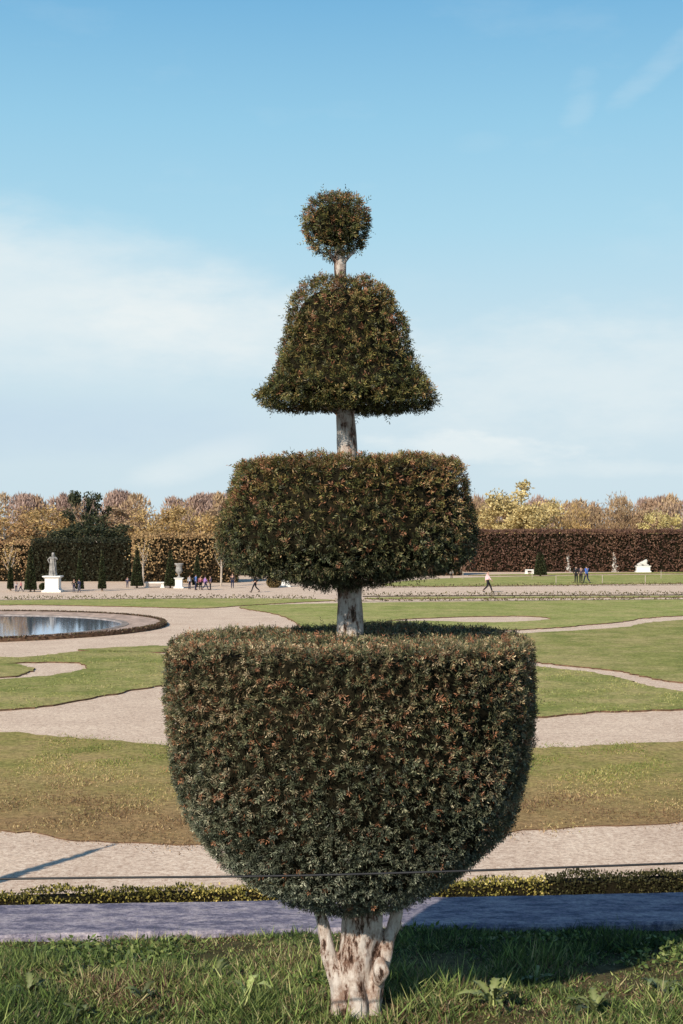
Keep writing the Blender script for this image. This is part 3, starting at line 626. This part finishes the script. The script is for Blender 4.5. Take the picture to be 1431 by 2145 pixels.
cone(413,1160,1230,19,'dark cone yew behind the group of walkers')
cone(1132,1155,1208,27,'stout cone yew on the right lawn',.35)
cone(1400,1165,1192,10,'small far cone yew at the right edge',.3)
cone(22,1165,1238,12,'slim cone yew at the far left edge')
tip=P(255,1764); hh=4.2; ln=hh/math.tan(EL)  # out-of-view yew added and sized for its shadow streak on the gravel
cone(0,0,0,0,'unseen slim cone yew added beyond the left edge to cast a gravel shadow streak',.15,q=Vector((tip.x-ln*math.sin(AZ),tip.y-ln*math.cos(AZ),0)),H=hh,Rr=.15)
def ballbush(px,ytop,ybase,label,cols):
    q=P(px,ybase); H=AT(px,ytop,q.y).z; root=empty('round_bush',q,0,label,'bush'); n=900; u=unit(rng.normal(size=(n,3))); p=u*np.array([H*.62,H*.62,H*.5])+np.array([0,0,H*.5]); d=unit(u+rng.normal(size=(n,3))*.5)
    leaves('foliage',p-d*.05,d,perp(d),.14,.09,palette(cols,[1]*len(cols),rng.uniform(0,1,n)),leafm,root)
    link('inner_twigs',pydata('inner_twigs',*latheV([(.05,.02),(H*.5,H*.25),(H*.57,H*.5),(H*.5,H*.75),(.05,H*.95)],14)),dark_core,root)
ballbush(574,1207,1231,'low round brown-green bush beside the white pedestal',[(.10,.08,.035),(.18,.13,.05),(.24,.17,.08)])
ballbush(92,1222,1236,'low round bush behind the pedestal of the left statue',[(.05,.06,.03),(.08,.09,.035)])

# ---------------------------------------------------------------- figures
def skin(verts,edges,rad,sub=1):
    me=bpy.data.meshes.new('s'); me.from_pydata(verts,edges,[]); me.update(); o=bpy.data.objects.new('s',me); COL.objects.link(o)
    m=o.modifiers.new('k','SKIN'); m.use_smooth_shade=True
    for i,sv in enumerate(me.skin_vertices[0].data):
        r_=rad[i]; sv.radius=(r_,r_) if not isinstance(r_,tuple) else r_; sv.use_root=(i==0)
    s_=o.modifiers.new('u','SUBSURF'); s_.levels=sub; s_.render_levels=sub
    return bake(o)
def skel(pose):
    J={}
    J['pel']=(0,0,.96);J['wst']=(0,0,1.10);J['chs']=(.01,0,1.32);J['nek']=(0,0,1.47);J['hd1']=(.02,0,1.56);J['hd2']=(.015,0,1.66)
    for s,k in ((1,'l'),(-1,'r')):
        J['sh'+k]=(0,.17*s,1.40)
        J['hp'+k]=(0,.09*s,.90)
    if pose=='walk':
        J.update(kl=(.20,.09,.53),al=(.34,.09,.11),tl=(.47,.10,.09),kr=(-.04,-.09,.50),ar=(-.36,-.09,.20),tr=(-.27,-.10,.06),
                 el=(-.12,.22,1.15),wl=(-.14,.21,.92),er=(.08,-.22,1.15),wr=(.24,-.20,.98))
    elif pose=='stand':
        J.update(kl=(.03,.10,.50),al=(-.01,.11,.08),tl=(.13,.13,.035),kr=(.02,-.10,.50),ar=(-.02,-.11,.08),tr=(.12,-.13,.035),
                 el=(-.03,.25,1.14),wl=(.05,.24,.90),er=(-.03,-.25,1.14),wr=(.05,-.24,.90))
    elif pose=='hold':
        J.update(kl=(.08,.10,.50),al=(.06,.11,.08),tl=(.20,.13,.035),kr=(-.03,-.10,.50),ar=(-.10,-.11,.08),tr=(.04,-.13,.035),
                 el=(.0,.25,1.14),wl=(.22,.14,1.20),er=(-.03,-.25,1.14),wr=(.05,-.24,.90))
    else:
        J.update(kl=(.12,.12,.52),al=(.02,.14,.08),tl=(.16,.17,.035),kr=(.0,-.08,.49),ar=(-.02,-.09,.08),tr=(.12,-.11,.035),
                 el=(.16,.30,1.22),wl=(.24,.14,1.42),er=(-.06,-.33,1.20),wr=(.08,-.22,1.02))
    return J
def body(pose):
    J=skel(pose); names=list(J); V=[J[k] for k in names]; idx={k:i for i,k in enumerate(names)}
    rd=dict(pel=(.13,.10),wst=(.115,.085),chs=(.14,.10),nek=.052,hd1=(.072,.078),hd2=(.07,.08),shl=.062,shr=.062,hpl=.085,hpr=.085,kl=.055,kr=.055,al=.038,ar=.038,tl=.032,tr=.032,el=.04,er=.04,wl=.027,wr=.027)
    Rd=[rd[k] for k in names]
    E=[('pel','wst'),('wst','chs'),('chs','nek'),('nek','hd1'),('hd1','hd2'),('chs','shl'),('chs','shr'),('pel','hpl'),('pel','hpr')]
    for k in 'lr': E+=[('sh'+k,'e'+k),('e'+k,'w'+k),('hp'+k,'k'+k),('k'+k,'a'+k),('a'+k,'t'+k)]
    E=[(idx[a],idx[b_]) for a,b_ in E]
    V.append((J['hd1'][0]+.085,0,1.59)); Rd.append(.014); E.append((idx['hd1'],len(V)-1))
    for k,s in (('l',1),('r',-1)):
        e=Vector(J['e'+k]); w=Vector(J['w'+k]); u=(w-e).normalized(); pm=w+u*.07; V.append(tuple(pm)); Rd.append((.03,.02)); pi=len(V)-1; E.append((idx['w'+k],pi))
        for q,(off,l) in enumerate(((-.028,.06),(-.010,.075),(.008,.07),(.026,.055))):
            side=Vector((1,0,0)) if abs(u.x)<.8 else Vector((0,0,1))
            a=pm+side*off+u*.03; b_=a+u*l*.5; c_=b_+u*l*.5+Vector((0,-s*.015,0)); 
            i0=len(V); V+= [tuple(a),tuple(b_),tuple(c_)]; Rd+=[.009,.008,.007]; E+=[(pi,i0),(i0,i0+1),(i0+1,i0+2)]
        i0=len(V); a=w+u*.03+Vector((.035,0,0)); V+=[tuple(a),tuple(a+u*.04+Vector((.01,0,0)))]; Rd+=[.011,.009]; E+=[(idx['w'+k],i0),(i0,i0+1)]
    return skin(V,E,Rd,1)
def jacket(pose,long=False):
    J=skel(pose); V=[J['wst'],J['chs'],(0,0,1.44),J['pel'],J['shl'],J['shr'],J['el'],J['er'],J['wl'],J['wr']]
    Rd=[(.15,.125),(.165,.13),.08,(.165,.135),.085,.085,.06,.06,.045,.045]; E=[(0,1),(1,2),(0,3),(1,4),(1,5),(4,6),(5,7),(6,8),(7,9)]
    if long: V.append((0,0,.70)); Rd.append((.19,.16)); E.append((3,len(V)-1))
    return skin(V,E,Rd,1)
def trousers(pose):
    J=skel(pose); V=[J['pel'],J['hpl'],J['hpr'],J['kl'],J['kr'],J['al'],J['ar'],(0,0,1.03)]
    return skin(V,[(0,1),(0,2),(1,3),(2,4),(3,5),(4,6),(0,7)],[(.145,.115),.098,.098,.07,.07,.052,.052,(.14,.11)],1)
def shoes(pose):
    J=skel(pose); out=[]
    for k in 'lr':
        a=Vector(J['a'+k]); t_=Vector(J['t'+k]); b_=a+Vector((-.04,0,-.03)); v,f=tubeV([b_,a*.5+t_*.5+Vector((0,0,-.01)),t_+Vector((.03,0,0))],[.045,.048,.03],8); out.append(pydata('shoe',v,f))
    return out
def hair(longh=False):
    pr=[(.03,1.765),(.07,1.74),(.088,1.70),(.09,1.65)]+([(.095,1.58),(.10,1.48),(.09,1.42)] if longh else [(.085,1.60),(.075,1.57)])
    v,f=latheV(pr[::-1],14,(-.022,0,0)); return pydata('hair',[(a*1.0,b_*.92,c_) for a,b_,c_ in v],f)
PM={}
for ps in ('walk','stand','hold'):
    PM[ps]=dict(body=body(ps),jacket=jacket(ps),coat=jacket(ps,True),trousers=trousers(ps),shoes=shoes(ps))
HR={False:hair(False),True:hair(True)}
matc={}
def cm(c,n='cloth'):
    if c not in matc: matc[c]=flat(n,c,.85,.15,20,.12)
    return matc[c]
skinm=flat('skin_tone',(.50,.30,.22),.6,.3,20,.08)
def person(px,ybase,hpx,pose,rz,top,leg,label,hairc=(.03,.02,.015),coat=False,longh=False,bag=None,group=None):
    q=P(px,ybase); s_=hpx/F*q.y/1.76; root=empty('person',(q.x,q.y,.0),rz,label,'person',group); root.scale=(s_,s_,s_)
    if pose in('walk',): root.location.z=-.03*s_
    def put(n,me,m):
        o=bpy.data.objects.new(n,me); COL.objects.link(o); o.parent=root
        if not me.materials: me.materials.append(m)
        o.material_slots[0].link='OBJECT'; o.material_slots[0].material=m
        me.polygons.foreach_set('use_smooth',[True]*len(me.polygons)); return o
    put('body',PM[pose]['body'],skinm); put('coat' if coat else 'jacket',PM[pose]['coat' if coat else 'jacket'],cm(top)); put('trousers',PM[pose]['trousers'],cm(leg))
    for sh in PM[pose]['shoes']: put('shoe',sh,cm((.03,.03,.03)))
    put('hair',HR[longh],cm(hairc,'hair_colour'))
    if bag:
        v,f=merge([boxV(-.20,0,1.05,.14,.26,1.40,.85)]); me=pydata('bag_mesh',v,f); bm=bmesh.new(); bm.from_mesh(me); bmesh.ops.bevel(bm,geom=bm.edges[:],offset=.03,segments=2,affect='EDGES'); bm.to_mesh(me); bm.free()
        o=link('backpack',me,cm(bag),None); o.location=root.location; o.rotation_euler=(0,0,rz); o.scale=(s_,)*3
        tag(o,'dark backpack on the back of the person in blue by the vase','backpack')
BL=(.02,.02,.025); NV=(.025,.03,.07)
person(1022,1241,49,'walk',R(0),(.80,.58,.62),BL,'person striding right alone in pale pink top and dark trousers')
person(1207,1222,39,'stand',R(60),BL,BL,'person in a long dark coat, left of the three on the right lawn',coat=True)
person(1217,1222,38,'walk',R(80),(.10,.07,.09),BL,'person in dark clothes between the two others on the right lawn')
person(1229,1222,39,'walk',R(120),(.08,.16,.48),NV,'person in a bright blue jacket, right of the three on the lawn')
person(535,1241,42,'walk',R(180),BL,BL,'person striding left in black beside the drum tier')
person(487,1232,32,'stand',R(-90),(.06,.05,.06),NV,'person in dark clothes standing apart behind the golden hedge corner')
person(397,1234,30,'stand',R(-40),(.55,.55,.58),NV,'person in pale grey jacket, leftmost of the walkers by the vase')
person(410,1236,34,'hold',R(20),(.08,.16,.40),NV,'person in blue jacket second from the left among the walkers by the vase',bag=(.03,.03,.04))
person(420,1235,29,'stand',R(-80),(.35,.10,.14),BL,'person in dull red jacket in the middle of the walkers by the vase')
person(430,1236,33,'walk',R(10),(.34,.20,.50),NV,'person in purple coat among the walkers by the vase',coat=True,longh=True)
person(441,1236,31,'stand',R(200),(.06,.05,.10),BL,'person in dark jacket, rightmost of the walkers by the vase')
person(267,1231,23,'stand',R(-90),(.08,.08,.14),NV,'person far off against the dark hedge left of the bench')
person(155,1241,29,'stand',R(-60),BL,NV,'person in black, left of the pair beside the left statue')
person(166,1241,29,'hold',R(150),(.05,.06,.12),(.12,.12,.16),'person in navy, right of the pair beside the left statue')
person(72,1240,28,'stand',R(0),BL,BL,'person in black just left of the statue pedestal')
person(34,1240,24,'stand',R(-60),(.45,.42,.45),NV,'person in pale jacket at the far left avenue')
person(44,1240,25,'walk',R(190),(.40,.16,.18),NV,'person in reddish jacket at the far left avenue')
person(946,1213,22,'stand',R(-90),(.55,.5,.5),BL,'person in a pale top beyond the right of the drum tier')

def pedestal(root,w,h,mat,zoff=0):
    v,f=merge([boxV(0,0,0,w*1.15,w*1.15,h*.12),boxV(0,0,h*.121,w*.95,w*.95,h*.2,.9),boxV(0,0,h*.201,w*.82,w*.82,h*.86),boxV(0,0,h*.861,w*.9,w*.9,h*.93,1.12),boxV(0,0,h*.931,w*1.08,w*1.08,h)])
    return link('pedestal',pydata('pedestal',v,f),mat,root)
stat=body('statue')
def drape(kind):
    pr=[(.26,.0),(.25,.2),(.23,.5),(.21,.75),(.20,.95),(.18,1.05),(.19,1.2),(.21,1.32),(.1,1.42)] if kind else [(.20,.0),(.17,.3),(.17,.7),(.22,1.1),(.2,1.3),(.08,1.42)]
    v,f=latheV(pr,36); v=[(a*(1+.10*math.sin(math.atan2(b_,a)*9+c_*3)),b_*.9*(1+.10*math.sin(math.atan2(b_,a)*9+c_*3)),c_) for a,b_,c_ in v]; return pydata('drapery',v,f)
DR={True:drape(True),False:drape(False)}
def statue(px,ybase,ytop,pedpx_h,pedpx_w,label,fm,pm,rz=-1.57,full=True,raised=True):
    q=P(px,ybase); root=empty('statue',q,rz,label,'statue'); k=q.y/F
    h=pedpx_h*k; pedestal(root,pedpx_w*k/1.15,h,pm); fh=(ybase-ytop-pedpx_h)*k; s_=fh/1.74
    me=stat if raised else PM['hold']['body']; wd=1.25 if raised else 1.1
    o=bpy.data.objects.new('figure',me); COL.objects.link(o); o.parent=root; o.location=(0,0,h); o.scale=(s_*wd,s_*wd,s_)
    if not me.materials: me.materials.append(fm)
    o.material_slots[0].link='OBJECT'; o.material_slots[0].material=fm
    o=link('drapery',DR[full].copy(),None,root); o.data.materials.append(fm); o.location=(0,0,h+.002); o.scale=(s_*wd,s_*wd,s_)
    o=link('hair',HR[True].copy(),None,root); o.data.materials.clear(); o.data.materials.append(fm); o.location=(0,0,h); o.scale=(s_*wd,s_*wd,s_)
statue(111,1240,1158,34,40,'grey draped stone figure with bent arms on a tall white pedestal at left',stoneg,white)
statue(1190,1198,1156,12,13,'slender pale stone figure on the right, nearer the cone yew',stone,stone,full=False,raised=False)
statue(1287,1198,1150,12,15,'taller pale stone figure right of the three people on the lawn',stone,stone,full=True,raised=False)
statue(598,1229,1180,26,22,'pale figure on white pedestal just under the left of the drum tier',stone,white,raised=False)
q=P(375,1232); root=empty('stone_vase',q,0,'grey stone vase on a white pedestal between cone yews','vase'); k=q.y/F; h=22*k
pedestal(root,18*k,h,white); H=30*k
v,f=latheV([(.16,0),(.16,.06),(.06,.12),(.06,.22),(.22,.36),(.30,.5),(.24,.62),(.22,.78),(.34,.93),(.36,1.0),(.28,1.0),(.05,.85)],24)
link('vase',pydata('vase',[(a*H*.9,b_*H*.9,c_*H+h+.002) for a,b_,c_ in v],f),stoneg,root,True)
q=P(1347,1199); root=empty('lion_statue',q,0,'white reclining stone lion on a block at the far right','statue'); k=q.y/F
link('pedestal',pydata('pedestal',*merge([boxV(0,0,0,32*k,14*k,3*k),boxV(0,0,3.05*k,28*k,12*k,12*k),boxV(0,0,12.05*k,31*k,14*k,14*k)])),white,root)
z=14*k
lion=skin([(-.55,0,.28),(-.1,0,.33),(.35,0,.40),(.50,0,.66),(.62,0,.72),(.45,.16,.10),(.80,.17,.08),(.45,-.16,.10),(.80,-.17,.08),(-.5,.2,.12),(-.2,.26,.08),(-.5,-.2,.12),(-.2,-.26,.08),(-.85,.1,.10)],
 [(0,1),(1,2),(2,3),(3,4),(2,5),(5,6),(2,7),(7,8),(0,9),(9,10),(0,11),(11,12),(0,13)],[.24,.21,.27,.22,.12,.10,.07,.10,.07,.15,.08,.15,.08,.04],1)
o=link('figure',lion,stone,root,True); o.location=(0,0,z+.002); o.scale=(.75,.75,.85)
def bench(px,yb,wpx,hpx,label):
    q=P(px,yb); k=q.y/F; w=wpx*k; h=max(.45,hpx*k); root=empty('stone_bench',q,0,label,'bench')
    link('seat',pydata('seat',*boxV(0,0,h-.11,w,.6,h)),white,root)
    for s_ in (-1,1): link('leg',pydata('leg',*merge([boxV(s_*w*.38,0,0,.34,.5,.08),boxV(s_*w*.38,0,.081,.22,.42,h-.111)])),white,root)
bench(325,1231,42,10,'long white stone bench between two cone yews on the left')
bench(1109,1202,17,9,'small white bench left of the stout cone yew')
bench(1421,1194,22,8,'white bench at the right edge of the background')
bench(1172,1197,10,7,'small far white bench just left of the nearer slender statue')
for px,yb in ((970,1214),(1115,1213),(1165,1224),(1262,1223),(1385,1212),(1352,1224)):
    q=P(px,yb); o=link('wooden_stake',pydata('wooden_stake',*tubeV([(0,0,-.02),(0,0,.75)],[.035,.03],6)),palebark); o.location=q
    tag(o,'thin pale stake standing on the far right lawn','stake','thin stakes on the far lawn')
